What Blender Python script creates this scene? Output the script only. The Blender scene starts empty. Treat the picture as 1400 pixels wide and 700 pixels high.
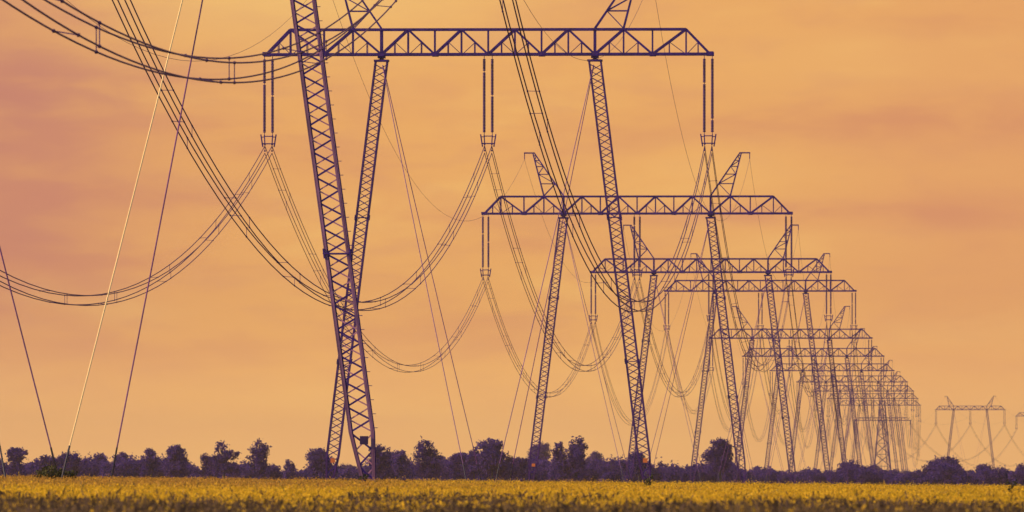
import bpy, math, random
import numpy as np
from mathutils import Vector, Matrix

random.seed(7)
rng = np.random.default_rng(7)
scene = bpy.context.scene
COL = scene.collection
R = math.radians

# ------------------------------------------------------------------ camera
F = 15252.0            # focal length in photo pixels (1400 wide)
HY = 650.0             # horizon row in the photo
EYE = 1.5
M1 = 0.061             # metres per photo pixel at the first whole portal (930 m)
D1 = 930.0
cam_data = bpy.data.cameras.new('camera')
cam = bpy.data.objects.new('camera', cam_data)
COL.objects.link(cam)
cam.location = (0, 0, EYE)
cam.rotation_euler = (R(90), 0, 0)
cam_data.sensor_width = 36.0
cam_data.lens = 36.0 * F / 1400.0
cam_data.shift_y = (HY - 350.0) / 1400.0
cam_data.clip_start = 1.0
cam_data.clip_end = 40000.0
cam_data.dof.use_dof = True
cam_data.dof.focus_distance = 660.0
cam_data.dof.aperture_fstop = 6.3
scene.camera = cam

# ------------------------------------------------------------------ world and sun
SUN_TO = Vector((-0.85, -0.28, 0.45)).normalized()
SUN_EL = math.asin(SUN_TO.z)
SUN_ROT = math.atan2(SUN_TO.x, SUN_TO.y)
world = bpy.data.worlds.new("World")
scene.world = world
world.use_nodes = True
nt = world.node_tree
nt.nodes.clear()
def N(t, **kw):
    n = nt.nodes.new(t)
    for k, v in kw.items():
        setattr(n, k, v)
    return n
def Lk(a, b):
    nt.links.new(a, b)
def MATH(op, a, b=None, c=None, clamp=False):
    n = N('ShaderNodeMath', operation=op, use_clamp=clamp)
    for i, v in enumerate((a, b, c)):
        if v is None: continue
        if isinstance(v, (int, float)): n.inputs[i].default_value = v
        else: Lk(v, n.inputs[i])
    return n.outputs[0]
def MAPR(v, a, b, c=0.0, d=1.0, kind='SMOOTHSTEP'):
    n = N('ShaderNodeMapRange', interpolation_type=kind)
    Lk(v, n.inputs['Value'])
    n.inputs['From Min'].default_value = a; n.inputs['From Max'].default_value = b
    n.inputs['To Min'].default_value = c; n.inputs['To Max'].default_value = d
    return n.outputs['Result']
def srgb(r, g, b):
    f = lambda c: (c/255/12.92) if c/255 <= 0.04045 else ((c/255+0.055)/1.055)**2.4
    return (f(r), f(g), f(b), 1.0)
def MIXC(fac, a, b, blend='MIX'):
    n = N('ShaderNodeMix', data_type='RGBA', blend_type=blend)
    if isinstance(fac, (int, float)): n.inputs[0].default_value = fac
    else: Lk(fac, n.inputs[0])
    for i, v in ((6, a), (7, b)):
        if isinstance(v, tuple): n.inputs[i].default_value = v
        else: Lk(v, n.inputs[i])
    return n.outputs[2]
tc = N('ShaderNodeTexCoord')
sep = N('ShaderNodeSeparateXYZ'); Lk(tc.outputs['Generated'], sep.inputs[0])
dx, dy, dz = sep.outputs
ysafe = MATH('MAXIMUM', dy, 0.05)
u = MATH('DIVIDE', dx, ysafe)
v = MATH('DIVIDE', dz, ysafe)
def cloud_noise(su, sv, off, detail=4.0, rough=0.5, dist=0.3):
    c = N('ShaderNodeCombineXYZ')
    Lk(MATH('MULTIPLY', u, su), c.inputs[0]); Lk(MATH('MULTIPLY', v, sv), c.inputs[1])
    c.inputs[2].default_value = off
    n = N('ShaderNodeTexNoise')
    n.inputs['Scale'].default_value = 1.0
    n.inputs['Detail'].default_value = detail
    n.inputs['Roughness'].default_value = rough
    n.inputs['Distortion'].default_value = dist
    Lk(c.outputs[0], n.inputs['Vector'])
    return n.outputs[0]
def blob(px, py, rx, ry):       # soft cloud bank around a direction of the sky
    a = MATH('DIVIDE', MATH('SUBTRACT', u, (px-700)/F), rx/F)
    b = MATH('DIVIDE', MATH('SUBTRACT', v, (HY-py)/F), ry/F)
    r2 = MATH('ADD', MATH('MULTIPLY', a, a), MATH('MULTIPLY', b, b))
    return MATH('EXPONENT', MATH('MULTIPLY', r2, -1.0))
n1 = cloud_noise(46.0, 190.0, 3.7)
n2 = cloud_noise(120.0, 420.0, 8.1, detail=5.0)
light = MAPR(n1, 0.50, 0.72)
dark = MAPR(n1, 0.50, 0.28)
sky = MIXC(light, srgb(236, 172, 102), srgb(243, 185, 108))
sky = MIXC(MATH('MULTIPLY', dark, 0.75), sky, srgb(221, 152, 103))
sky = MIXC(MATH('MULTIPLY', MAPR(n2, 0.45, 0.75), 0.40), sky, srgb(219, 153, 108))
sky = MIXC(MATH('MULTIPLY', blob(400, -20, 330, 95), 0.62), sky, srgb(250, 204, 122))
sky = MIXC(MATH('MULTIPLY', blob(1180, 80, 220, 50), 0.40), sky, srgb(243, 186, 110))
sky = MIXC(MATH('MULTIPLY', blob(1360, 330, 260, 420), 0.60), sky, srgb(226, 157, 106))
for bx, by, brx, bry, bf, bc in ((1260, 165, 300, 30, .75, (217, 146, 104)), (1130, 292, 330, 20, .75, (214, 142, 106)), (1330, 30, 200, 22, .5, (224, 156, 102)),
                                 (960, 235, 190, 40, .5, (245, 186, 108)), (1080, 330, 120, 22, .5, (246, 190, 112)), (640, 300, 160, 26, .4, (221, 152, 104)),
                                 (120, 115, 230, 34, .40, (200, 134, 114)), (-15, 135, 120, 80, .6, (172, 112, 118)), (25, 310, 90, 60, .35, (186, 120, 114)), (180, 265, 240, 22, .45, (208, 138, 108)), (60, 20, 130, 26, .5, (216, 150, 112)), (640, 130, 200, 30, .35, (226, 158, 102))):
    sky = MIXC(MATH('MULTIPLY', blob(bx, by, brx, bry), MATH('MULTIPLY', MAPR(n2, 0.28, 0.62, 0.25, 1.0), bf)), sky, srgb(*bc))
edge = MATH('ADD', blob(-70, 330, 270, 380), MATH('MULTIPLY', blob(-20, 190, 190, 120), 0.5), clamp=True)
edge = MATH('MULTIPLY', edge, MAPR(n2, 0.25, 0.65, 0.75, 1.0))
sky = MIXC(MATH('MULTIPLY', edge, 0.78), sky, srgb(203, 133, 111))
glow = MAPR(v, 0.0, 260/F, 1.0, 0.0)
sky = MIXC(MATH('MULTIPLY', glow, 0.8), sky, (1.10, 0.59, 0.19, 1.0))
# clear dusk sky overhead and behind the viewer, cloud bank lit by sunset ahead
nishita = N('ShaderNodeTexSky', sky_type='NISHITA')
nishita.sun_disc = False
nishita.sun_elevation = SUN_EL
nishita.sun_rotation = SUN_ROT
nishita.air_density = 1.3
nishita.dust_density = 0.4
nishita.ozone_density = 4.0
bg1 = N('ShaderNodeBackground'); Lk(nishita.outputs[0], bg1.inputs[0]); bg1.inputs[1].default_value = 0.13
bg2 = N('ShaderNodeBackground'); Lk(sky, bg2.inputs[0]); bg2.inputs[1].default_value = 1.0
front = MATH('MULTIPLY', MAPR(dy, -0.05, 0.55), MAPR(dz, 0.75, 0.35))
mix = N('ShaderNodeMixShader'); Lk(front, mix.inputs[0]); Lk(bg1.outputs[0], mix.inputs[1]); Lk(bg2.outputs[0], mix.inputs[2])
out = N('ShaderNodeOutputWorld'); Lk(mix.outputs[0], out.inputs['Surface'])
world.cycles.sampling_method = 'MANUAL'
world.cycles.sample_map_resolution = 1024

sun_data = bpy.data.lights.new('sun', 'SUN')
sun_data.energy = 4.6
sun_data.angle = R(0.5)
sun_data.color = (1.0, 0.72, 0.42)
sun = bpy.data.objects.new('sun', sun_data)
COL.objects.link(sun)
sun.rotation_euler = (-SUN_TO).to_track_quat('-Z', 'Y').to_euler()
sun.location = (-200, 300, 200)

scene.view_settings.view_transform = 'Standard'
scene.view_settings.look = 'None'
scene.view_settings.exposure = 0.0
scene.view_settings.gamma = 1.0
scene.cycles.use_denoising = True
scene.cycles.max_bounces = 6
scene.cycles.diffuse_bounces = 2
scene.cycles.volume_bounces = 0
scene.cycles.filter_width = 1.5

# ------------------------------------------------------------------ helpers
def tag(o, label=None, cat=None, group=None, kind=None):
    if label: o['label'] = label
    if cat: o['category'] = cat
    if group: o['group'] = group
    if kind: o['kind'] = kind
    return o
def empty(name, loc, rz=0.0):
    o = bpy.data.objects.new(name, None)
    COL.objects.link(o)
    o.location = loc
    o.rotation_euler = (0, 0, rz)
    o.empty_display_size = 1.0
    return o
THICK = 1.0
class MB:
    def __init__(self):
        self.v = []; self.f = []; self.m = []; self.n = 0
    def add(self, verts, faces, mat=0):
        self.v.extend(verts)
        self.f.extend([tuple(i + self.n for i in f) for f in faces])
        self.m.extend([mat] * len(faces))
        self.n += len(verts)
    def bar(self, a, b, w, t=None, up=(0, 1, 0), off=0.0, mat=0):
        """box from a to b: t along 'up', w across it, pushed by off along 'up'"""
        w = w * THICK
        a = Vector(a); b = Vector(b); t = w if t is None else t
        d = (b - a)
        if d.length < 1e-6: return
        d.normalize()
        up = Vector(up)
        up = up - d * up.dot(d)
        if up.length < 1e-4:
            up = Vector((1, 0, 0)) - d * d.x
        up.normalize()
        s = d.cross(up)
        vs = []
        for p in (a, b):
            p = p + up * off
            for i, j in ((-1, -1), (1, -1), (1, 1), (-1, 1)):
                vs.append(tuple(p + s * (i * w / 2) + up * (j * t / 2)))
        self.add(vs, [(3, 2, 1, 0), (4, 5, 6, 7), (0, 1, 5, 4), (1, 2, 6, 5), (2, 3, 7, 6), (3, 0, 4, 7)], mat)
    def box(self, c, s, mat=0):
        x, y, z = c; a, b, h = s
        self.bar((x, y, z - h / 2), (x, y, z + h / 2), a, b, (0, 1, 0), 0, mat)
    def angle(self, a, b, w, inx, iny, th=0.025, mat=0):
        """L-section chord: two flanges that run from corner line a-b inward along inx and iny"""
        a = Vector(a); b = Vector(b); inx = Vector(inx); iny = Vector(iny)
        for e, o in ((inx, iny), (iny, inx)):
            vs = []
            for p in (a, b):
                q0 = p + (o * th if e is iny else Vector())
                vs += [tuple(q0), tuple(q0 + e * w), tuple(q0 + e * w + o * th), tuple(q0 + o * th)]
            self.add(vs, [(3, 2, 1, 0), (4, 5, 6, 7), (0, 1, 5, 4), (1, 2, 6, 5), (2, 3, 7, 6), (3, 0, 4, 7)], mat)
    def tube(self, pts, r, sides=5, mat=0):
        pts = [Vector(p) for p in pts]
        n = len(pts)
        rr = r if isinstance(r, (list, tuple)) else [r] * n
        vs = []
        for i, p in enumerate(pts):
            d = (pts[min(i + 1, n - 1)] - pts[max(i - 1, 0)]).normalized()
            ref = Vector((0, 0, 1)) if abs(d.z) < 0.9 else Vector((1, 0, 0))
            s = d.cross(ref).normalized(); t = s.cross(d)
            for k in range(sides):
                a = 2 * math.pi * k / sides
                vs.append(tuple(p + (s * math.cos(a) + t * math.sin(a)) * rr[i]))
        fs = []
        for i in range(n - 1):
            for k in range(sides):
                k2 = (k + 1) % sides
                fs.append((i * sides + k, i * sides + k2, (i + 1) * sides + k2, (i + 1) * sides + k))
        fs.append(tuple(reversed(range(sides))))
        fs.append(tuple((n - 1) * sides + k for k in range(sides)))
        self.add(vs, fs, mat)
    def build(self, name, mats, parent=None, smooth=False):
        me = bpy.data.meshes.new(name)
        me.from_pydata(self.v, [], self.f)
        for m in (mats if isinstance(mats, (list, tuple)) else [mats]):
            me.materials.append(m)
        me.polygons.foreach_set('material_index', self.m)
        if smooth:
            me.polygons.foreach_set('use_smooth', [True] * len(me.polygons))
        me.update()
        o = bpy.data.objects.new(name, me)
        COL.objects.link(o)
        if parent: o.parent = parent
        return o
def np_mesh(name, verts, loop_idx, loop_tot, mats, mat_idx=None, parent=None, attr=None):
    me = bpy.data.meshes.new(name)
    nf = len(loop_tot)
    me.vertices.add(len(verts)); me.vertices.foreach_set('co', verts.astype(np.float32).ravel())
    me.loops.add(len(loop_idx)); me.loops.foreach_set('vertex_index', loop_idx.astype(np.int32))
    me.polygons.add(nf)
    starts = np.concatenate([[0], np.cumsum(loop_tot)[:-1]]).astype(np.int32)
    me.polygons.foreach_set('loop_start', starts)
    if mat_idx is not None: me.polygons.foreach_set('material_index', mat_idx.astype(np.int32))
    for m in (mats if isinstance(mats, (list, tuple)) else [mats]): me.materials.append(m)
    if attr is not None:
        a = me.attributes.new('tone', 'FLOAT', 'POINT'); a.data.foreach_set('value', attr.astype(np.float32))
    me.update(calc_edges=True); me.validate()
    o = bpy.data.objects.new(name, me)
    COL.objects.link(o)
    if parent: o.parent = parent
    return o
def children(o):
    return [c for c in bpy.data.objects if c.parent == o]
def copy_tree(o, kids, parent=None):
    c = o.copy(); COL.objects.link(c)
    if parent: c.parent = parent
    for ch in kids.get(o.name, []):
        copy_tree(ch, kids, c)
    return c
def at(px, py, d):
    """a point of the place, from its row and column in the photo and its distance"""
    return Vector(((px - 700) * d / F, d, EYE + (HY - py) * d / F))

# ------------------------------------------------------------------ materials
def material(name, base, rough=0.6, metal=0.0, var=0.25, scale=3.0, spec=0.3, tone=None, transl=0.0, coord='Object'):
    m = bpy.data.materials.new(name); m.use_nodes = True
    t = m.node_tree; b = t.nodes['Principled BSDF']
    b.inputs['Roughness'].default_value = rough
    b.inputs['Metallic'].default_value = metal
    b.inputs['Specular IOR Level'].default_value = spec
    tcn = t.nodes.new('ShaderNodeTexCoord')
    no = t.nodes.new('ShaderNodeTexNoise'); no.inputs['Scale'].default_value = scale; no.inputs['Detail'].default_value = 4
    t.links.new(tcn.outputs[coord], no.inputs['Vector'])
    mr = t.nodes.new('ShaderNodeMapRange'); t.links.new(no.outputs[0], mr.inputs[0])
    mr.inputs[1].default_value = 0.3; mr.inputs[2].default_value = 0.7
    mx = t.nodes.new('ShaderNodeMix'); mx.data_type = 'RGBA'
    t.links.new(mr.outputs[0], mx.inputs[0])
    lo = tuple(max(0, c * (1 - var)) for c in base) + (1,); hi = tuple(min(1, c * (1 + var)) for c in base) + (1,)
    mx.inputs[6].default_value = lo; mx.inputs[7].default_value = hi
    res = mx.outputs[2]
    if tone:
        at_ = t.nodes.new('ShaderNodeAttribute'); at_.attribute_name = 'tone'
        m2 = t.nodes.new('ShaderNodeMix'); m2.data_type = 'RGBA'
        t.links.new(at_.outputs['Fac'], m2.inputs[0]); t.links.new(res, m2.inputs[6]); m2.inputs[7].default_value = tuple(tone) + (1,)
        res = m2.outputs[2]
    t.links.new(res, b.inputs['Base Color'])
    if transl:
        tr = t.nodes.new('ShaderNodeBsdfTranslucent'); t.links.new(res, tr.inputs[0])
        ms = t.nodes.new('ShaderNodeMixShader'); ms.inputs[0].default_value = transl
        t.links.new(b.outputs[0], ms.inputs[1]); t.links.new(tr.outputs[0], ms.inputs[2])
        t.links.new(ms.outputs[0], t.nodes['Material Output'].inputs['Surface'])
    return m
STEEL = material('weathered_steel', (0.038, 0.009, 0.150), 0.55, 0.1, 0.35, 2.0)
STEEL_LIT = material('steel_lit_tone', (0.080, 0.026, 0.16), 0.5, 0.1, 0.3, 2.0)  # same steel in a lit tone, light painted on leg chords and braces
STEEL_LIT_NEAR = material('steel_lit_tone_near', (0.23, 0.10, 0.20), 0.5, 0.1, 0.3, 1.0)  # same steel, stronger painted light for the nearest leg's camera-side chords
BRACE_LIT_NEAR = material('brace_lit_tone_near', (0.44, 0.19, 0.32), 0.5, 0.1, 0.2, 1.0)  # same steel, painted light for the nearest leg's back braces
WIRE = material('dull_wire', (0.042, 0.007, 0.14), 0.6, 0.0, 0.2, 0.5)
GUY = material('dull_guy_rope', (0.19, 0.060, 0.23), 0.6, 0.0, 0.3, 0.5)
GUY_GLINT = material('guy_rope_painted_glint', (0.88, 0.60, 0.27), 0.4, 0.0, 0.06, 0.5)  # same rope, sun reflection put into its colour
ROD = material('dark_anchor_rod', (0.035, 0.028, 0.05), 0.6, 0.0, 0.2, 2.0)
INSUL = material('insulator_glaze', (0.038, 0.010, 0.13), 0.35, 0.0, 0.3, 4.0)
SIGN_O = material('orange_plate', (0.60, 0.15, 0.04), 0.5, 0.0, 0.12, 3.0)
SIGN_SHADED = material('plate_shaded_tone', (0.032, 0.014, 0.07), 0.6, 0.0, 0.25, 5.0)  # same warning plate, back-lit shade put into its colour
BARK = material('bark', (0.05, 0.04, 0.045), 0.9, 0, 0.3, 1.5)
LEAF = material('tree_leaves', (0.034, 0.016, 0.17), 0.8, 0, 0.35, 0.25, 0.12, tone=(0.125, 0.065, 0.30), transl=0.45)
SHRUB = material('shrub_leaves', (0.050, 0.055, 0.022), 0.8, 0, 0.3, 1.5, 0.15, tone=(0.09, 0.075, 0.03), transl=0.2)
STEM = material('crop_stems', (0.088, 0.054, 0.042), 0.85, 0, 0.35, 0.15, 0.15, tone=(0.46, 0.28, 0.06), transl=0.2)
FLOWER = material('yellow_flowers', (0.93, 0.56, 0.030), 0.8, 0, 0.12, 0.2, 0.1, tone=(0.56, 0.28, 0.06), transl=0.45)
SOIL = material('field_soil', (0.09, 0.065, 0.03), 0.95, 0, 0.4, 0.02, 0.1)

# ------------------------------------------------------------------ ground
FARZ = [(560, 0.25), (800, 0.0), (1350, 0.0), (1740, -0.5), (2190, -1.0), (12500, -1.0)]
def canopy(x, y):
    return 0.82 + y * 0.000575 - 0.0100 * x * min(1.0, y / 350.0)
def ground_z(x, y):
    near = canopy(max(-45, min(45, x)), min(y, 560)) - 1.0
    ys = [a for a, _ in FARZ]; zs = [b for _, b in FARZ]
    far = float(np.interp(y, ys, zs))
    if y <= 555: return near
    t = min(1.0, (y - 555) / 245.0); t = t * t * (3 - 2 * t)
    return near * (1 - t) + far * t
gx = np.array([-2500, -1200, -600, -300, -150, -80, -45, -20, 0, 20, 45, 80, 150, 300, 600, 1200, 2500], float)
gy = np.concatenate([[-150, -40], np.arange(0, 600, 40), np.arange(600, 1000, 50), np.arange(1000, 3600, 200), np.arange(3600, 12401, 800)]).astype(float)
gv = [(x, y, ground_z(x, y)) for y in gy for x in gx]
gf = [(j * len(gx) + i, j * len(gx) + i + 1, (j + 1) * len(gx) + i + 1, (j + 1) * len(gx) + i) for j in range(len(gy) - 1) for i in range(len(gx) - 1)]
mb = MB(); mb.add(gv, gf)
g = mb.build('ground', SOIL, smooth=True); tag(g, kind='structure')

# ------------------------------------------------------------------ portal pylons
HB = 35.1 + EYE - 0.0        # bottom of the crossarm over the foot, tall class
HEIGHTS = {'A': HB, 'B': 31.7 + EYE, 'C': 32.7 + EYE, 'D': HB + 1.0, 'E': 32.2 + EYE, 'F': HB + 2.1, 'N': HB}
LEAN = {'N': 0.134}
BH, BD = 2.07, 1.6           # crossarm height and depth
LEGX = 8.9
def make_crossarm(zb):
    m = MB()
    bot = [0, 4.45, 8.9, 13.7, 18.5]; top = [2.23, 6.68, 11.29, 16.5]
    yb = BD / 2
    for s in (-1, 1):                       # front and back faces
        y = s * yb
        m.bar((-18.7, y, zb), (18.7, y, zb), 0.21, 0.12)
        m.bar((-16.5, y, zb + BH), (16.5, y, zb + BH), 0.18, 0.12)
        for e in (-1, 1):
            for i in range(4):
                b0, b1, t = e * bot[i], e * bot[i + 1], e * top[i]
                last = i == 3
                m.bar((b0, y, zb), (t, y, zb + BH), 0.17, 0.08, off=-s * 0.004)
                m.bar((t, y, zb + BH), (b1, y, zb), 0.19 if last else 0.17, 0.08, off=-s * 0.007)
                m.bar((t, y, zb), (t, y, zb + BH), 0.10, 0.06, off=-s * 0.03)
                if i: m.bar((b0, y, zb), (b0, y, zb + BH), 0.2 if i == 2 else 0.10, 0.06, off=-s * 0.035)
                for p, q, k in ((b0, t, 1), (t, b1, 1)):
                    mx_ = (p + q) / 2
                    m.bar((mx_, y, zb), (mx_, y, zb + BH / 2), 0.07, 0.05, off=-s * 0.02)
                    if s > 0:
                        m.bar((mx_, y, zb + BH / 2), (t, y, zb), 0.06, 0.04, off=-s * 0.05)
        m.bar((0, y, zb), (0, y, zb + BH), 0.10, 0.06, off=-s * 0.035)
    for e in (-1, 1):                       # plan bracing between the faces
        for lst, z in ((bot, zb), (top, zb + BH)):
            for i, b in enumerate(lst):
                m.bar((e * b, -yb + 0.03, z), (e * b, yb - 0.03, z), 0.10, 0.08, up=(0, 0, 1), off=0.004 * e)
                if i + 1 < len(lst):
                    sg = 1 if i % 2 else -1
                    m.bar((e * b, -sg * (yb - .05), z), (e * lst[i + 1], sg * (yb - .05), z), 0.07, 0.05, up=(0, 0, 1), off=0.05)
        # node plates and the hinge block over the leg
        m.box((e * LEGX, 0, zb - 0.16), (0.62, BD * 0.8, 0.30))
        m.box((e * LEGX, 0, zb - 0.40), (0.34, 0.5, 0.22))
        for s in (-1, 1):
            m.box((e * 18.5, s * (yb + 0.02), zb + 0.03), (0.62, 0.05, 0.34))
            for b in (4.45, 8.9, 13.7):
                m.box((e * b, s * (yb + 0.07), zb + 0.02), (0.55, 0.02, 0.36))
    return m
def make_leg(s, zb, lean=0.122):
    """lattice mast: hinge under the crossarm, tapered foot; returns builders"""
    H = zb - 0.52
    foot = Vector((s * (LEGX + lean * zb), 0, 0.0)); top = Vector((s * LEGX, 0, H))
    W = 1.12
    def ax(z): return foot + (top - foot) * (z / H)
    def half(z):
        if z < 3.1: return 0.16 + (W / 2 - 0.16) * (z / 3.1) ** 0.8
        return W / 2
    m = MB()
    cuts = [0, 0.5, 1.0, 1.6, 2.3, 3.1, H]
    def corner(z, i, j):
        h = half(z); return ax(z) + Vector((i * h, j * h, 0))
    for i in (-1, 1):
        for j in (-1, 1):
            for k in range(len(cuts) - 1):
                m.angle(corner(cuts[k], i, j), corner(cuts[k + 1], i, j), 0.145 * THICK, (-i, 0, 0), (0, -j, 0), 0.03, 1 if j < 0 else 0)  # camera-side chords get the painted lit tone
    zz = [0.35, 1.0, 1.6, 2.3, 3.1]
    n = int(round((H - 3.1 - 0.3) / 0.56))
    zz += [3.1 + (H - 3.4) * k / n for k in range(1, n + 1)]
    for k in range(len(zz) - 1):
        a, b = zz[k], zz[k + 1]
        p = 1 if k % 2 else -1
        for j in (-1, 1):                    # front and back: opposite phase
            q = p * j
            m.bar(corner(a, -q, j) + Vector((q * .06, -j * .045, 0)), corner(b, q, j) + Vector((-q * .06, -j * .045, 0)), 0.085 if j < 0 else 0.06, 0.02, (0, 1, 0), 0, 2 if j > 0 else 0)  # back braces get the painted lit tone
        for i in (-1, 1):
            q = -p * i
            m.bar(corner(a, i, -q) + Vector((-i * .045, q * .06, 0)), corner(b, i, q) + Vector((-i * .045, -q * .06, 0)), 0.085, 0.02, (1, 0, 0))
    # head frame and foot shoe
    for j in (-1, 1):
        m.bar(corner(H, -1, j), corner(H, 1, j), 0.16, 0.06, (0, 1, 0), off=0.035 * j)
        m.bar(corner(H, j, -1), corner(H, j, 1), 0.16, 0.06, (1, 0, 0), off=0.035 * j)
        m.bar(corner(H - .02, -1, j * .9), Vector((s * LEGX, 0, H + 0.12)), 0.1, 0.08)
        m.bar(corner(H - .02, 1, j * .9), Vector((s * LEGX, 0, H + 0.12)), 0.1, 0.08)
    m.box((foot.x, 0, 0.05), (0.7, 0.7, 0.5))
    joints = []
    for zj in (11.0, 23.0):
        q = MB()
        for i in (-1, 1):
            for j in (-1, 1):
                c = corner(zj, i, j) + Vector((i * 0.02, j * 0.02, 0))
                q.bar(c - Vector((s * -0.122 * 0.22, 0, 0.22)), c + Vector((s * -0.122 * .22, 0, 0.22)), 0.07, 0.07)
            for dzj in (0.0,):
                q.bar(corner(zj + dzj, -1, i) + Vector((0, i * .05, 0)), corner(zj + dzj, 1, i) + Vector((0, i * .05, 0)), 0.06, 0.04)
                q.bar(corner(zj + dzj, i, -1) + Vector((i * .05, 0, 0)), corner(zj + dzj, i, 1) + Vector((i * .05, 0, 0)), 0.06, 0.04, (1, 0, 0))
        joints.append(q)
    bolts = []
    z = 3.3
    while z < H - 0.8:
        c = corner(z, 1, -1)
        bolts.append((c + Vector((0.002, -0.02, 0)), c + Vector((0.2, -0.02, 0))))
        z += 0.62
    c = ax(2.75)
    return m, joints, bolts, c
def make_peak(s, zt):
    m = MB()
    tip = Vector((s * (LEGX + 3.65), 0, zt + 5.3))
    ins = Vector((s * LEGX, 0, zt)); outb = Vector((s * 11.29, 0, zt))
    def pt(base, j, t):
        yb = BD / 2 * (1 - t) + 0.12 * t
        tx = tip.x + (0.08 * s if base is outb else -0.08 * s)
        return Vector((base.x * (1 - t) + tx * t, j * yb, zt + 0.08 + (5.22) * t))
    ts = [0, 0.28, 0.50, 0.68, 0.82, 0.93]
    for j in (-1, 1):
        for base in (ins, outb):
            m.bar(pt(base, j, 0), pt(base, j, 1), 0.13, 0.10, off=0.0 if base is ins else 0.004)
        for k in range(len(ts)):
            if k: m.bar(pt(ins, j, ts[k]), pt(outb, j, ts[k]), 0.08, 0.05, off=-j * 0.03)
            if k + 1 < len(ts):
                a, b = (ins, outb) if k % 2 else (outb, ins)
                m.bar(pt(a, j, ts[k]), pt(b, j, ts[k + 1]), 0.08, 0.05, off=-j * 0.05)
    for k in range(1, len(ts)):
        for base in (ins, outb):
            m.bar(pt(base, -1, ts[k]), pt(base, 1, ts[k]), 0.06, 0.05, (0, 0, 1), off=0.06)
    m.bar(tip + Vector((-s * .15, 0, -.03)), tip + Vector((s * 1.15, 0, -.03)), 0.14, 0.2, (0, 1, 0))
    m.bar(tip + Vector((s * 1.08, 0, -.08)), tip + Vector((s * 1.08, 0, -0.78)), 0.09)
    return m
def make_string(x, z0, z1, gap):
    m = MB()
    m.tube([(x, 0, z0), (x, 0, z1)], 0.035, 6)
    z = z0 - 0.35; k = 0
    gz = z0 + (z1 - z0) * gap
    while z > z1 + 0.2:
        if abs(z - gz) > 0.08:
            m.tube([(x, 0, z + 0.065), (x, 0, z + 0.01), (x, 0, z - 0.045)], [0.10, 0.128, 0.105], 8)
        z -= 0.125
    return m
def make_yoke(x, z):
    """spreader frame with horned side bars; z is the end of the strings"""
    m = MB()
    for s in (-1, 1):
        m.bar((x + s * 0.64, 0, z + 0.10), (x + s * 0.47, 0, z - 0.95), 0.10, 0.16)
        m.bar((x + s * 0.34, 0, z + 0.05), (x + s * 0.30, 0, z - 0.72), 0.09, 0.14)
        m.bar((x + s * 0.60, 0, z - 0.12), (x + s * 0.34, 0, z - 0.12), 0.07, 0.1)
        for zz in (-0.72, -1.25):
            m.bar((x + s * 0.30, -0.3, z + zz - 0.03), (x + s * 0.30, 0.3, z + zz - 0.03), 0.10, 0.12)
        m.bar((x + s * 0.30, 0, z - 0.70), (x + s * 0.30, 0, z - 1.25), 0.05)
    m.bar((x - 0.58, 0, z - 0.68), (x + 0.58, 0, z - 0.68), 0.09, 0.11)
    m.bar((x - 0.36, 0, z - 0.06), (x + 0.36, 0, z - 0.06), 0.08, 0.12)
    return m
STR_L = 6.75
PHX = {'left': -18.35, 'middle': 0.0, 'right': 18.35}
CLAMP = STR_L + 1.0 + 0.15         # clamp centre under the crossarm
def make_tower(cls):
    global THICK
    THICK = {'A': 1.0, 'B': 1.12, 'E': 1.25, 'F': 1.3, 'C': 1.3, 'D': 1.4, 'N': 1.0}[cls]
    zb = HEIGHTS[cls]
    root = empty('transmission_pylon', (0, 0, 0))
    make_crossarm(zb).build('crossarm', STEEL, root)
    for s in (-1, 1):
        m, joints, bolts, sc = make_leg(s, zb, LEAN.get(cls, 0.122))
        leg = m.build('leg', [STEEL, STEEL_LIT, STEEL_LIT], root)
        for q in joints: q.build('joint_plate', STEEL, leg)
        q = MB(); q.box((sc.x + 0.08, -0.62, sc.z), (0.37, 0.03, 0.37)); q.build('warning_plate', SIGN_O, leg)
        make_peak(s, zb + BH).build('earth_wire_peak', STEEL, root)
    for nme, x in PHX.items():
        y = make_yoke(x, zb - STR_L).build('yoke', STEEL, root)
        for s, gp in ((-1, 0.36 if nme != 'middle' else .2), (1, 0.8 if nme == 'right' else 0.5)):
            make_string(x + s * 0.335, zb - 0.10, zb - STR_L, gp).build('insulator_string', INSUL, root)
    for s in (-1, 1):
        for j in (-1, 1):
            a = Vector((s * (LEGX - 0.1), j * 0.5, zb - 0.9)); b = Vector((s * 0.95, j * 14.4, 0))
            pts = []
            tr = 1 - 2.6 / zb
            for k in range(13):
                t = tr * k / 12
                p = a.lerp(b, t); p.z -= 1.0 * t * (1 - t)
                pts.append(p)
            m = MB(); m.tube(pts, 0.034, 5)
            gobj = m.build('guy_wire', GUY, root)
            m = MB(); m.tube([pts[-1], b + Vector((0, 0, -0.2))], 0.046, 6)
            m.build('anchor_rod', ROD, gobj)
    THICK = 1.0
    return root
protoA = make_tower('A')
protoB = make_tower('B')
PROTO = {'A': protoA, 'B': protoB, 'C': make_tower('C'), 'D': make_tower('D'), 'E': make_tower('E'), 'F': make_tower('F'), 'N': make_tower('N')}
KIDS = {}
for o in bpy.data.objects:
    if o.parent: KIDS.setdefault(o.parent.name, []).append(o)

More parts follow.
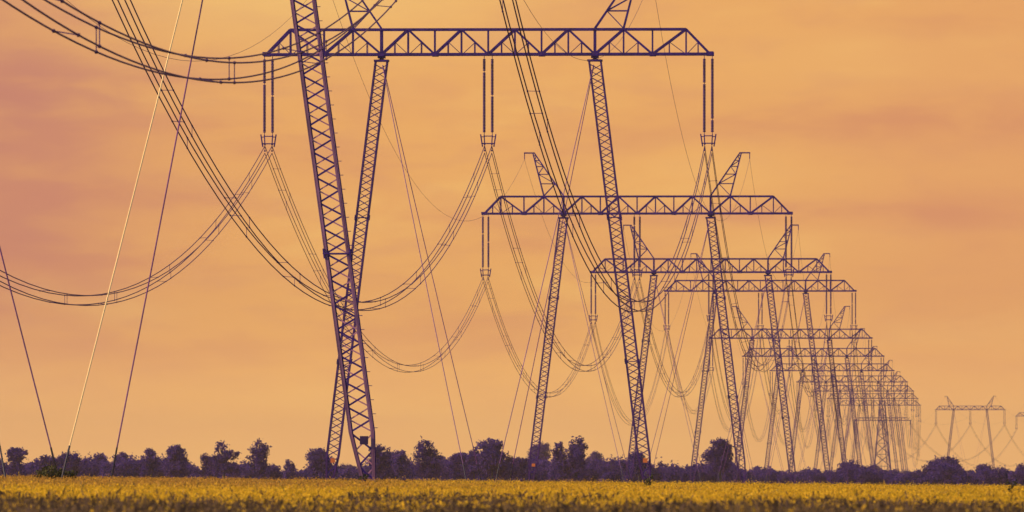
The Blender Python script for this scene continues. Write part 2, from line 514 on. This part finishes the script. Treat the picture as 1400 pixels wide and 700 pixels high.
TOW = [  # centre column in photo, distance factor, class, label
    (82, 0.531, 'N', 'nearest lattice pylon whose thick lone leg leans across the foreground, its crossarm out of view'),
    (667.5, 1.0, 'A', 'big portal pylon with the widest and highest full crossarm, orange plates low on its legs'),
    (871, 1.452, 'B', 'second largest full portal pylon, its crossarm halfway below the widest one'),
    (972, 1.871, 'E', 'third full portal pylon, crossarm just above the slightly narrower one behind it'),
    (1039.5, 2.355, 'F', 'fourth full portal pylon, its crossarm tucked closely under a wider crossarm'),
    (1081, 2.77, 'C', 'fifth full portal pylon in the row, first one beyond the tightly paired crossarms'),
    (1112, 3.19, 'C', 'sixth full portal pylon in the row, faintly hazed behind darker legs'),
    (1137.5, 3.63, 'C', 'seventh full portal pylon in the receding row, half hidden among nearer legs'),
    (1165, 4.07, 'C', 'eighth full portal pylon in the receding row, small and hazy'),
    (1181, 4.51, 'C', 'ninth full portal pylon in the row, small and pale behind crowded legs'),
    (1193, 4.95, 'C', 'tenth full portal pylon in the row, tiny, with its crossarm end outermost against the sky'),
    (1202, 5.42, 'C', 'last and smallest portal pylon of the straight row, beside the far anchor tower'),
    (1326.5, 6.42, 'D', 'pale far portal pylon standing alone above the trees, right of the crowded row'),
    (1432, 7.10, 'D', 'farthest pale portal pylon, only its crossarm end entering at the right border'),
]
LINE_ROT = -math.atan(622 / F)
towers = []
for i, (cx, dn, cls, lab) in enumerate(TOW):
    proto = PROTO[cls]
    first = i in (0, 1, 2, 3, 4, 5, 12)
    o = proto if first else copy_tree(proto, KIDS)
    d = dn * D1
    x = (cx - 700) * d / F
    rz = LINE_ROT if i < 12 else -math.atan(72 / 633)
    o.location = (x, d, ground_z(x, d)); o.rotation_euler = (0, 0, rz)
    tag(o, lab, 'pylon', 'portal pylons of the power line')
    towers.append((o, x, d, ground_z(x, d), rz, cls))
bpy.context.view_layer.update()
# the nearest pylon: plates painted in shade, steel painted lit, one guy with a painted glint
near_legs = [c for c in towers[0][0].children if c.name.startswith('leg')]
for i in range(2, len(towers)):          # only the nearest portals carry plates one can make out
    legs_i = [c for c in towers[i][0].children if c.name.startswith('leg')]
    for k, lg in enumerate(legs_i):
        if i > 2 or k == 1:
            for q in list(lg.children):
                if q.name.startswith('warning_plate'): bpy.data.objects.remove(q)
for ch in towers[0][0].children:
    if ch.name.startswith('leg'):
        for q in ch.children:
            if q.name.startswith('warning_plate'):
                q.data = q.data.copy(); q.data.materials[0] = SIGN_SHADED
                q['label'] = 'dark square plate on the leg'
        ch.data = ch.data.copy(); ch.data.materials[1] = STEEL_LIT_NEAR; ch.data.materials[2] = BRACE_LIT_NEAR
    if ch.name == near_legs[1].name:
        for a, b in make_leg(1, HEIGHTS['N'], LEAN['N'])[2]:
            m = MB(); m.bar(a, b, 0.03); m.build('step_bolt', STEEL, ch)
guys = [c for c in towers[0][0].children if c.name.startswith('guy_wire')]
guys[2].data = guys[2].data.copy(); guys[2].data.materials[0] = GUY_GLINT
guys[2]['label'] = 'bright pale guy wire catching the light'

def tow_pt(i, lx, lz, ly=0.0):
    o, x, d, gz, rz, cls = towers[i]
    c, s = math.cos(rz), math.sin(rz)
    return Vector((x + lx * c - ly * s, d + lx * s + ly * c, gz + lz))
def clamp_pt(i, ph): return tow_pt(i, PHX[ph], HEIGHTS[towers[i][5]] - CLAMP)
def peak_pt(i, s): return tow_pt(i, s * (LEGX + 3.65 + 1.08), HEIGHTS[towers[i][5]] + BH + 5.3 - 0.8)

# ------------------------------------------------------------------ far anchor tower where the line turns
ax_d = 5.95 * D1
ac = at(1206.5, 650, ax_d); az = ground_z(ac.x, ax_d)
anchor = empty('anchor_tower', (ac.x, ax_d, az), -0.07)
tag(anchor, 'solid lattice anchor tower with straight flat crossarm among the farthest portals', 'pylon')
def px2m(v): return v * ax_d / F
hA = 1.5 + px2m(650 - 546); hX = 1.5 + px2m(650 - 572)
m = MB()
bw, tw = px2m(12.5), px2m(3.2)
lv = [0, 7, 13, 18.5, 23, hX - 0.2, hX + 2.6, hA]
def aw(z): return bw + (tw - bw) * (z / hA)
for i in (-1, 1):
    for j in (-1, 1):
        m.bar((i * aw(0), j * aw(0), 0), (i * aw(hA), j * aw(hA), hA), 0.38, 0.38)
for k in range(len(lv) - 1):
    a, b = lv[k], lv[k + 1]
    for j in (-1, 1):
        for q in (-1, 1):
            m.bar((-q * aw(a), j * aw(a), a), (q * aw(b), j * aw(b), b), 0.2, 0.08, off=0.09 * q)
            m.bar((j * aw(a), -q * aw(a), a), (j * aw(b), q * aw(b), b), 0.2, 0.08, (1, 0, 0), off=0.09 * q)
        m.bar((-aw(b), j * aw(b), b), (aw(b), j * aw(b), b), 0.22, 0.1, off=0.2 * j)
m.build('tower_body', STEEL, anchor)
m = MB()
half = px2m(39.5)
for j in (-1, 1):
    for z in (hX, hX + 1.3):
        e = half if z == hX else half * 0.86
        m.bar((-e, j * 1.2, z), (e, j * 1.2, z), 0.34, 0.2)
    n = 16
    for k in range(n):
        a = -half + 2 * half * k / n; b = -half + 2 * half * (k + 1) / n
        z0, z1 = (hX, hX + 1.3) if k % 2 else (hX + 1.3, hX)
        m.bar((a * (1 if z0 == hX else .93), j * 1.2, z0), (b * (1 if z1 == hX else .93), j * 1.2, z1), 0.14, 0.1, off=-0.16 * j)
for k in range(9):
    a = -half + 2 * half * k / 8
    m.bar((a, -1.1, hX), (a, 1.1, hX), 0.2, 0.12, (0, 0, 1), off=-0.12)
m.build('crossarm', STEEL, anchor)
for e in (-1, 0, 1):
    x = e * (half - 0.5)
    for j in (-1, 1):
        m = MB(); m.tube([(x, j * 1.2, hX - 0.1), (x, j * 4.2, hX - 1.6)], [0.22, 0.22], 7)
        m.build('insulator_string', INSUL, anchor)
    m = MB(); m.tube([(x, -4.2 + 8.4 * t, hX - 1.6 - 24.0 * t * (1 - t)) for t in [k / 12 for k in range(13)]], 0.07, 5)
    m.build('jumper_loop', WIRE, anchor)
    if e:
        m = MB(); m.tube([(x, 0, hX - 0.1), (x, 0, hX - 7.4)], 0.16, 7); m.build('support_insulator', INSUL, anchor)
def anch_pt(ph, j):
    e = {'left': -1, 'middle': 0, 'right': 1}[ph]
    return Vector((ac.x + e * (half - 0.5) * math.cos(-.07), ax_d + e * (half - .5) * math.sin(-.07) + j * 4.2, az + hX - 1.6))
def anch_pk(s, j): return Vector((ac.x + s * tw, ax_d, az + hA))

# ------------------------------------------------------------------ conductors and earth wires
ORD = ['nearest leaning pylon', 'widest portal', 'second full portal', 'third full portal', 'fourth full portal', 'fifth full portal',
       'sixth full portal', 'seventh full portal', 'eighth full portal', 'ninth full portal', 'tenth full portal', 'last row portal',
       'lone far portal', 'portal cut by the border']
def para(p0, p1, sag, n):
    pts = []
    for k in range(n + 1):
        t = k / n
        p = p0.lerp(p1, t); p.z -= 4 * sag * t * (1 - t)
        pts.append(p)
    return pts
def bundle(p0, p1, k_sag, label, spacers=True, r=0.021, n=40, sub=0.30, seed=0, t0=0.0):
    rd = random.Random(seed)
    L = (p1 - p0).length
    sag = k_sag * L * L / 4
    low = p0.lerp(p1, 0.5); low.z -= sag
    root = empty('conductor_bundle', low)
    tag(root, label, 'power cable', 'conductor bundles')
    lat = Vector(((p1 - p0).y, -(p1 - p0).x, 0)).normalized()
    wires = []
    for i, j in ((-1, 1), (1, 1), (1, -1), (-1, -1)):
        o_ = lat * (i * sub) + Vector((0, 0, j * sub - 0.02))
        sg = sag * (1 + rd.uniform(-0.006, 0.006))
        full = lambda t, o_=o_, sg=sg: p0.lerp(p1, t) + o_ - Vector((0, 0, 4 * sg * t * (1 - t))) - low
        wires.append(full)
        m = MB(); m.tube([full(t0 + (1 - t0) * q / n) for q in range(n + 1)], r, 5)
        m.build('conductor', WIRE, root, smooth=True)
    if spacers:
        ncl = 9
        for c in range(ncl):
            tcl = (c + 0.5) / ncl + rd.uniform(-0.012, 0.012)
            for q, (a, b) in enumerate(((0, 1), (2, 3), (1, 2), (0, 3))):
                t = tcl + (q - 1.5) * 6.0 / L + rd.uniform(-1.5, 1.5) / L
                if t < t0 or t > 0.99: continue
                A, B = wires[a](t), wires[b](t)
                m = MB(); m.bar(A, B, 0.028)
                for P in (A, B):
                    m.tube([P + Vector((0, -0.12, 0)), P, P + Vector((0, .12, 0))], [0.03, 0.055, 0.03], 6)
                m.build('spacer', WIRE, root)
    return root
K = 0.000353 * 1.0
def sag_k(L): return 4 * 16.4 / (434.0 * 434.0)
KS = 4 * 16.4 / (434.0 * 434.0)
# span from the pylon behind the viewer's left to the nearest pylon
p0 = clamp_pt(0, 'right'); back = p0 - Vector((622 / F, 1, 0)) * 432; back.z = p0.z
bundle(back, p0, KS * 1.014, 'nearest heavy four-wire bundle curving in from the upper left corner past the foreground leg', True, 0.027, 90, seed=1)
for i in range(0, 11):
    for ph in ('left', 'middle', 'right'):
        a, b = clamp_pt(i, ph), clamp_pt(i + 1, ph)
        lab = f'{ph} four-wire bundle sagging between the {ORD[i]} and the {ORD[i + 1]}'
        bundle(a, b, KS * ((0.965 if ph == 'left' else 0.985) if i == 0 else 0.93 if i == 1 else 0.95), lab, i < 3, 0.034 if i == 0 else 0.029, 40 if i < 4 else 24, seed=10 * i + len(ph))
for ph in ('left', 'middle', 'right'):
    bundle(clamp_pt(11, ph), anch_pt(ph, -1), KS * 1.0, f'{ph} four-wire bundle between the last row portal and the anchor tower', False, 0.03, 20, seed=300 + len(ph))
    bundle(anch_pt(ph, 1), clamp_pt(12, ph), KS * 1.15, f'{ph} pale bundle sagging from the anchor tower to the lone far portal', False, 0.03, 24, seed=310 + len(ph))
    bundle(clamp_pt(12, ph), clamp_pt(13, ph), KS * 0.62, f'{ph} pale bundle running from the lone far portal to the right border', False, 0.03, 24, seed=320 + len(ph))
def earth(p0, p1, sag, label, r=0.016, n=36):
    low = p0.lerp(p1, 0.5); low.z -= sag
    m = MB(); m.tube([p - low for p in para(p0, p1, sag, n)], r, 4)
    o = m.build('earth_wire', WIRE, None, smooth=True); o.location = low
    tag(o, label, 'wire', 'earth wires')
for i in range(0, 11):
    for s, nm in ((-1, 'left'), (1, 'right')):
        a, b = peak_pt(i, s), peak_pt(i + 1, s)
        earth(a, b, 14.0 * ((b - a).length / 434) ** 2, f'thin {nm} earth wire hanging between the {ORD[i]} and the {ORD[i + 1]}')
for s, nm in ((-1, 'left'), (1, 'right')):
    earth(peak_pt(11, s), anch_pk(s, 1), 14.0, f'thin {nm} earth wire from the last row portal to the anchor tower', 0.02, 16)
    earth(anch_pk(s, 1), peak_pt(12, s), 13.0, f'thin {nm} earth wire from the anchor tower to the lone far portal', 0.02, 16)
    earth(peak_pt(12, s), peak_pt(13, s), 13.0, f'thin {nm} earth wire from the lone far portal to the border', 0.02, 16)

# ------------------------------------------------------------------ trees along the far edge of the fields
def leaf_cloud(lobes, size, dens, seed, twig=0.21):
    """many leaf-sized quads spread through the lobes: (cx,cy,cz,rx,ry,rz)"""
    rg = np.random.default_rng(seed)
    P = []; T = []
    for (cx, cy, cz, rx, ry, rz) in lobes:
        vol = 4.19 * rx * ry * rz
        n = max(14, int(dens * vol ** 0.8))
        nc = 16                              # twig clusters inside the lobe
        cd = rg.normal(size=(nc, 3)); cd /= np.linalg.norm(cd, axis=1)[:, None]
        cd *= (rg.uniform(0.2, 1.0, nc) ** 0.45)[:, None]
        d = cd[rg.integers(0, nc, n)] + rg.normal(0, 0.21, (n, 3))
        rad = 1.0
        P.append(np.stack([cx + d[:, 0] * rx, cy + d[:, 1] * ry, cz + d[:, 2] * rz], 1))
        T.append(np.clip(rg.normal(0.35 + 0.15 * rg.normal(), 0.14, n), 0, 1))
    P = np.concatenate(P); T = np.concatenate(T)
    n = len(P)
    a = rg.normal(size=(n, 3)); a /= np.linalg.norm(a, axis=1)[:, None]
    b = rg.normal(size=(n, 3)); b -= a * (a * b).sum(1)[:, None]; b /= np.linalg.norm(b, axis=1)[:, None]
    s = size * rg.uniform(0.6, 1.35, n)[:, None]
    V = np.stack([P - a * s, P + b * s * 0.55, P + a * s, P - b * s * 0.55], 1).reshape(-1, 3)
    return V, np.arange(4 * n), np.full(n, 4), np.repeat(T, 4)
def make_tree(px, top, wpx, d, kind, label, name='tree', seed=0, base_z=None):
    rd = random.Random(seed * 31 + 5)
    x = (px - 700) * d / F
    gz = ground_z(x, d)
    H = EYE + (HY - top) * d / F - gz
    W = wpx * 1.3 * d / F
    root = empty(name, (x, d, gz), rd.uniform(0, 6))
    tag(root, label, 'tree', 'trees of the distant treeline')
    lobes = []; limbs = []
    def lobe(cx, cy, cz, r, sq=0.85):
        lobes.append((cx, cy, cz, r * rd.uniform(.85, 1.15), r * rd.uniform(.85, 1.15), r * sq * rd.uniform(.85, 1.15)))
        limbs.append((cx, cy, cz))
    if kind == 'round':
        for k in range(9):
            a = k * 2.4 + rd.uniform(-.4, .4); f = rd.uniform(0.15, 0.62)
            z = H * (0.36 + 0.50 * (k / 8.0)) ; taper = 1.0 - 0.55 * max(0, (z / H - 0.5)) * 2 * 0.9
            lobe(math.cos(a) * f * W / 2 * taper, math.sin(a) * f * W / 2 * taper, z, W * rd.uniform(0.17, 0.27) * (0.75 + 0.25 * taper))
        lobe(0, 0, H * 0.58, W * 0.3); lobe(rd.uniform(-.1, .1) * W, 0, H - W * 0.19, W * 0.2)
    elif kind == 'column':
        n = 6
        for k in range(n):
            z = H * (0.28 + 0.62 * k / (n - 1))
            lobe(rd.uniform(-.16, .16) * W, rd.uniform(-.16, .16) * W, z, W * rd.uniform(0.32, 0.46) * (0.85 if k in (0, n - 1) else 1), 1.0)
    elif kind == 'broad':
        for k in range(10):
            a = k * 2.4; f = rd.uniform(0.3, 0.8)
            z = H * rd.uniform(0.42, 0.86)
            lobe(math.cos(a) * f * W / 2, math.sin(a) * f * W / 2, z * (1 - 0.15 * f), W * rd.uniform(0.13, 0.2), 0.8)
        lobe(0, 0, H * 0.6, W * 0.25, .9); lobe(rd.uniform(-.1, .1) * W, 0, H * 0.86, W * 0.16)
    elif kind == 'lolly':
        for k in range(7):
            a = k * 2.4; f = rd.uniform(0.2, 0.6)
            lobe(math.cos(a) * f * W / 2, math.sin(a) * f * W / 2, H * rd.uniform(0.72, 0.88), W * rd.uniform(.18, .26), .75)
        for k in range(6):
            lobe(rd.uniform(-.22, .22) * W, rd.uniform(-.2, .2) * W, H * (.2 + .09 * k), W * .24, 1.1)
    elif kind == 'bush':
        for k in range(8):
            a = k * 2.4; f = rd.uniform(0.2, 0.75)
            lobe(math.cos(a) * f * W / 2, math.sin(a) * f * W / 2, H * rd.uniform(0.28, 0.72) * (1 - .2 * f), W * rd.uniform(.16, .25), .85)
        lobe(0, 0, H * 0.4, W * 0.28)
    m = MB()
    hz = H * 0.62
    m.tube([(0, 0, -0.3), (rd.uniform(-.1, .1), 0, hz * 0.5), (rd.uniform(-.2, .2), 0, hz), (0, 0, H * .85)],
           [0.028 * H, 0.022 * H, 0.014 * H, 0.005 * H], 6)
    for (cx, cy, cz) in limbs:
        z0 = min(cz * 0.75, hz)
        m.tube([(0, 0, z0), (cx * .55, cy * .55, z0 + (cz - z0) * .6), (cx, cy, cz)], [0.011 * H, 0.007 * H, 0.003 * H], 4)
    m.build('trunk', BARK, root)
    V, li, lt, T = leaf_cloud(lobes, 0.30, 38, seed + 100)
    np_mesh('crown', V, li, lt, LEAF, None, root, T)
    return root
TREES = [
    (2, 627, 16, 2700, 'round', 'tree cut by the left border, leftmost of the treeline'),
    (22, 612, 25, 2650, 'lolly', 'mushroom-topped tree with a gap under its head, near the left border'),
    (62, 622, 30, 2750, 'broad', 'broad tree just left of where two guy wires meet the shrub'),
    (92, 619, 32, 2750, 'round', 'dark round tree rising behind the shrub at the guy wires'),
    (116, 622, 30, 2900, 'bush', 'low rounded tree between the shrub and the lone guy wire'),
    (137, 618, 24, 2850, 'round', 'tree topping the low run just left of the lone guy wire'),
    (167, 622, 28, 2800, 'round', 'rounded tree directly right of the lone guy wire foot'),
    (188, 625, 20, 2800, 'bush', 'small bushy tree left of a pair of taller pointed trees'),
    (207, 612, 25, 2700, 'round', 'left one of two neighbouring pointed trees left of the tall spreading tree'),
    (240, 607, 36, 2650, 'round', 'wide pointed tree, right one of the two left of the tall spreading tree'),
    (306, 604, 40, 2600, 'broad', 'tall spreading tree with a side limb to the left, alone against the sky'),
    (286, 619, 24, 2650, 'lolly', 'small leaning crown on the left flank of the tall spreading tree'),
    (326, 634, 34, 2750, 'bush', 'low bush filling the right foot of the tall spreading tree'),
    (353, 607, 23, 2600, 'column', 'narrow upright tree right of the tall spreading tree'),
    (368, 628, 26, 2650, 'bush', 'bush leaning against the narrow upright tree on its right'),
    (398, 633, 13, 2700, 'column', 'tiny upright tree standing in the low gap left of the pylon legs'),
    (437, 616, 36, 2600, 'round', 'round tree touching the thinner pylon leg from the left'),
    (476, 637, 26, 4700, 'round', 'pale hazy tree seen between the two crossing pylon legs'),
    (519, 607, 32, 2600, 'round', 'dark tree directly right of the thick foreground leg'),
    (547, 616, 28, 2700, 'round', 'second tree right of the thick foreground leg, slightly lower'),
    (533, 619, 28, 4700, 'round', 'paler tree peeping between the two trees right of the foreground leg'),
    (586, 613, 29, 2600, 'column', 'upright dark tree standing free left of the paler group'),
    (603, 625, 24, 4700, 'round', 'pale tree at the right flank of the free upright dark tree'),
    (628, 620, 26, 2700, 'lolly', 'small crowned tree with sky beneath, left of the tallest dark tree'),
    (648, 613, 30, 2650, 'round', 'left shoulder tree of the tallest dark mass, crossed by a guy wire'),
    (673, 599, 46, 2600, 'round', 'tallest dark tree between the two guy wire feet of the widest portal'),
    (692, 618, 26, 2650, 'bush', 'right shoulder of the tallest dark tree, lower and rounder'),
    (712, 621, 18, 2650, 'lolly', 'small tree just left of the second full portal foot'),
    (739, 606, 34, 4300, 'round', 'pale feathery tree directly right of the second full portal foot'),
    (767, 606, 19, 2600, 'column', 'left one of two slim poplar-like trees in the middle'),
    (788, 603, 23, 2600, 'column', 'right one of two slim poplar-like trees in the middle'),
    (812, 619, 30, 4300, 'round', 'pale tree just right of the two slim upright trees'),
    (836, 627, 24, 2700, 'bush', 'low dark tree left of the crossing legs in the middle'),
    (873, 617, 30, 2700, 'round', 'dark tree behind the crossing legs of the widest portal and another'),
    (902, 638, 26, 2800, 'bush', 'low bush right of the crossing legs in the middle'),
    (927, 633, 28, 3000, 'bush', 'rounded low bush left of the leg that ends above the bushes'),
    (985, 601, 42, 2600, 'round', 'tall isolated tree between two leaning legs, right of the middle'),
    (1046, 636, 34, 2800, 'bush', 'dark rounded bush at the second full portal right foot'),
    (1097, 643, 15, 2800, 'bush', 'small dark bush between two legs right of the middle'),
    (1159, 631, 32, 2800, 'round', 'dark bushy tree under the crowded far pylon legs'),
    (1178, 634, 34, 2800, 'bush', 'dark rounded tree joined to the bushy one under the crowded pylons'),
    (1197, 639, 26, 4700, 'round', 'pale tree behind the anchor tower left leg'),
    (1218, 635, 20, 2900, 'bush', 'dark pointed bush at the anchor tower right leg'),
    (1240, 646, 28, 5000, 'bush', 'very pale low bush in the gap before the big round clump'),
    (1259, 643, 20, 4700, 'bush', 'pale small tree at the left of the big round clump'),
    (1281, 631, 34, 2900, 'round', 'left half of the big round clump under the lone far portal'),
    (1300, 629, 38, 2850, 'round', 'right half of the big round clump under the lone far portal'),
    (1344, 636, 28, 2900, 'round', 'tree standing at the right foot of the lone far portal'),
    (1368, 640, 36, 2900, 'bush', 'wide dark bush between the lone far portal and the right border'),
    (1397, 638, 26, 2900, 'round', 'tree cut by the right border, rightmost of the treeline'),
]
for k, (px, top, w, d, kind, lab) in enumerate(TREES):
    make_tree(px, top, w, d, kind, lab, 'bush' if kind == 'bush' else 'tree', seed=k)
# continuous low scrub that fills the foot of the treeline
lob = []
rd = random.Random(99)
PROF = [(-60, 640), (40, 638), (55, 629), (120, 627), (255, 631), (272, 644), (285, 643), (300, 635), (340, 636), (355, 640), (375, 644), (390, 647), (425, 645), (440, 631),
        (460, 641), (500, 641), (520, 629), (560, 632), (572, 641), (585, 633), (640, 631), (700, 630), (750, 632), (790, 637), (812, 631), (880, 630),
        (895, 638), (960, 638), (980, 630), (1000, 634), (1015, 644), (1100, 646), (1145, 646), (1160, 638), (1190, 640), (1205, 648), (1270, 648),
        (1285, 637), (1310, 640), (1325, 651), (1345, 644), (1470, 643)]
for row, dd in ((0, 2780), (1, 2900), (2, 3100)):
    px = -60
    while px < 1470:
        x = (px - 700) * dd / F
        top = float(np.interp(px, [a for a, _ in PROF], [b for _, b in PROF])) + rd.uniform(-4, 5) + (3 if row == 2 else 0)
        gz_ = ground_z(x, dd)
        h = max(1.5, EYE + (HY - top) * dd / F - gz_)
        r = rd.uniform(1.3, 2.3)
        lob.append((x, dd + rd.uniform(-12, 12), gz_ + h * 0.42, r * 1.1, 2.0, h * 0.58))
        if h > 3.5: lob.append((x + rd.uniform(-1, 1), dd + rd.uniform(-12, 12), gz_ + h * 0.75, r * .6, r * .6, h * 0.24))
        px += rd.uniform(5, 10)
V, li, lt, T = leaf_cloud(lob, 0.34, 28, 5)
o = np_mesh('undergrowth', V, li, lt, LEAF, None, None, T)
tag(o, 'continuous low dark undergrowth along the foot of the treeline', 'undergrowth', kind='stuff')

# ------------------------------------------------------------------ shrubs and weeds in the field
def shrub(px, py, d, wpx, hpx, label, seed, leaf=0.06, dens=900):
    c = at(px, py, d)
    W = wpx * d / F; H = hpx * d / F
    rd = random.Random(seed)
    gz = ground_z(c.x, d)
    root = empty('shrub', (c.x, d, gz)); tag(root, label, 'shrub')
    top = c.z - gz
    lobes = [(rd.uniform(-.4, .4) * W, rd.uniform(-.3, .3) * W, top - H + rd.uniform(-0.3, .75) * H, W * .2, W * .2, H * .35) for _ in range(9)]
    V, li, lt, T = leaf_cloud(lobes, leaf, dens, seed)
    np_mesh('foliage', V, li, lt, SHRUB, None, root, T)
    m = MB()
    for k in range(9):
        l = lobes[k]
        m.tube([(l[0] * .2, l[1] * .2, -.05), (l[0] * .7, l[1] * .7, l[2] * .6), (l[0], l[1], l[2] + l[5] * .6)], [.025, .018, .006], 5)
    m.build('stem', BARK, root)
shrub(78, 636, 486, 58, 22, 'green shrub growing around the foot of two meeting guy wires', 3)
shrub(496, 647, 490, 14, 8, 'small green clump at the foot of the thick foreground leg', 4, 0.05)
def weed(px, py, d, hpx, label, seed):
    c = at(px, py, d); gz = ground_z(c.x, d)
    rd = random.Random(seed)
    root = empty('weed', (c.x, d, gz)); tag(root, label, 'weed')
    top = c.z - gz
    m = MB(); m.tube([(0, 0, 0), (0.03, 0, top * .6), (-0.02, 0, top)], [.02, .016, .006], 5); m.build('stem', STEM, root)
    lobes = [(rd.uniform(-.12, .12), 0, top - rd.uniform(0, .4), .08, .08, .10) for _ in range(5)]
    V, li, lt, T = leaf_cloud(lobes, 0.05, 900, seed)
    np_mesh('leaves', V, li, lt, SHRUB, None, root, T)
weed(1383, 655, 330, 14, 'tall dark weed poking out of the crop near the right border', 8)
weed(887, 651, 420, 9, 'dark weed stalk in the crop below the widest portal right leg', 9)

# ------------------------------------------------------------------ flowering crop
def vnoise(x, y, seed):
    rg = np.random.default_rng(seed); G = rg.random((256, 256))
    xi = np.floor(x).astype(int); yi = np.floor(y).astype(int)
    fx = x - xi; fy = y - yi; fx = fx * fx * (3 - 2 * fx); fy = fy * fy * (3 - 2 * fy)
    g = lambda i, j: G[i % 256, j % 256]
    return (g(xi, yi) * (1 - fx) + g(xi + 1, yi) * fx) * (1 - fy) + (g(xi, yi + 1) * (1 - fx) + g(xi + 1, yi + 1) * fx) * fy
NPL = 280000
yy = 135 + (550 - 135) * rng.random(NPL) ** 1.25
xx = (rng.random(NPL) * 2 - 1) * (0.047 * yy + 3.5)
can = 0.82 + yy * 0.000575 - 0.0100 * xx * np.minimum(1, yy / 350.0)
gz = can - 1.0
big = vnoise(xx / 3.0, yy / 14.0, 11); mid = vnoise(xx / 0.9, yy / 3.0, 12); fine = vnoise(xx / .35, yy / 1.0, 13)
verge = np.clip((227 + 70 * (big - .5) + 60 * (mid - .5) - yy) / 30, 0, 1)      # unflowered, taller weeds at the near edge
h = 1.0 + 0.10 * (mid - .5) + 0.07 * (fine - .5) + rng.normal(0, 0.045, NPL) + 0.16 * (rng.random(NPL) ** 14) + verge * (0.24 * (big - .42) + .20 * (mid - .45)) - 0.02
ripe = np.clip((yy - 285) / 60, 0, 1) * np.clip((-xx + 8 + 16 * (big - .5)) / 14, 0.12, 1)   # withered part, farther to the left
flower = (rng.random(NPL) > (0.04 + 0.95 * verge + 0.5 * ripe))
Vs = []; Ls = []; Ts = []; Ms = []; tone = []; nv = 0
def quads(P, a, b, mat, tn):
    global nv
    n = len(P)
    V = np.stack([P - a, P + b, P + a, P - b], 1).reshape(-1, 3)
    Vs.append(V); Ls.append(np.arange(4 * n) + nv); Ts.append(np.full(n, 4)); Ms.append(np.full(n, mat)); tone.append(np.repeat(tn, 4)); nv += 4 * n
B = np.stack([xx, yy, gz], 1)
lean = rng.normal(0, 0.06, (NPL, 2))
tipx = np.stack([xx + lean[:, 0], yy + lean[:, 1], gz + h], 1)
mid_ = (B + tipx) / 2
sa = (tipx - B) / 2; ang = rng.random(NPL) * 6.283
sb = np.stack([np.cos(ang), np.sin(ang), np.zeros(NPL)], 1) * (0.012 + 0.008 * verge)[:, None]
quads(mid_, sa, sb, 0, rng.random(NPL) * .6)
for k in range(3):                                            # leaves up the stem
    t = rng.uniform(0.45, 1.0, NPL)[:, None]
    P = B + (tipx - B) * t
    a = rng.normal(size=(NPL, 3)) * np.array([.8, .8, 1.3]); a /= np.linalg.norm(a, axis=1)[:, None]
    b = np.cross(a, rng.normal(size=(NPL, 3))); b /= np.linalg.norm(b, axis=1)[:, None]
    s = rng.uniform(0.035, 0.085, NPL)[:, None]
    quads(P + a * s * .7, a * s, b * s * .26, 0, np.clip(rng.random(NPL) * .7 + .3 - .75 * verge, 0, 1))
fi = np.where(flower)[0]
for k in range(6):                                            # flower heads
    n = len(fi)
    P = tipx[fi] + rng.normal(0, 1, (n, 3)) * np.array([.075, .075, .05]) - np.array([0, 0, .02])
    a = rng.normal(size=(n, 3)); a /= np.linalg.norm(a, axis=1)[:, None]
    b = np.cross(a, rng.normal(size=(n, 3))); b /= np.linalg.norm(b, axis=1)[:, None]
    s = rng.uniform(0.014, 0.034, n)[:, None]
    quads(P, a * s, b * s * .8, 1, np.clip(rng.random(n) * .4 + .65 * ripe[fi] + .25 * (big[fi] - .5), 0, 1))
o = np_mesh('flowering_crop', np.concatenate(Vs), np.concatenate(Ls), np.concatenate(Ts), [STEM, FLOWER], np.concatenate(Ms), None, np.concatenate(tone))
tag(o, 'yellow flowering crop covering the whole field in the foreground', 'crop', kind='stuff')

# ------------------------------------------------------------------ haze
mb = MB()
x0, x1, y0, y1, z0, z1 = -2520, 2520, -170, 12420, -2.6, 62.0
mb.add([(x0, y0, z0), (x1, y0, z0), (x1, y1, z0), (x0, y1, z0), (x0, y0, z1), (x1, y0, z1), (x1, y1, z1), (x0, y1, z1)],
       [(3, 2, 1, 0), (4, 5, 6, 7), (0, 1, 5, 4), (1, 2, 6, 5), (2, 3, 7, 6), (3, 0, 4, 7)])
hm = bpy.data.materials.new('haze'); hm.use_nodes = True
ht = hm.node_tree
ht.nodes.remove(ht.nodes['Principled BSDF'])
pv = ht.nodes.new('ShaderNodeVolumePrincipled')
pv.inputs['Color'].default_value = (1.0, 0.88, 0.86, 1)
pv.inputs['Density'].default_value = 0.00004
pv.inputs['Anisotropy'].default_value = 0.6
ht.links.new(pv.outputs[0], ht.nodes['Material Output'].inputs['Volume'])
hz = mb.build('haze', hm); tag(hz, kind='stuff')
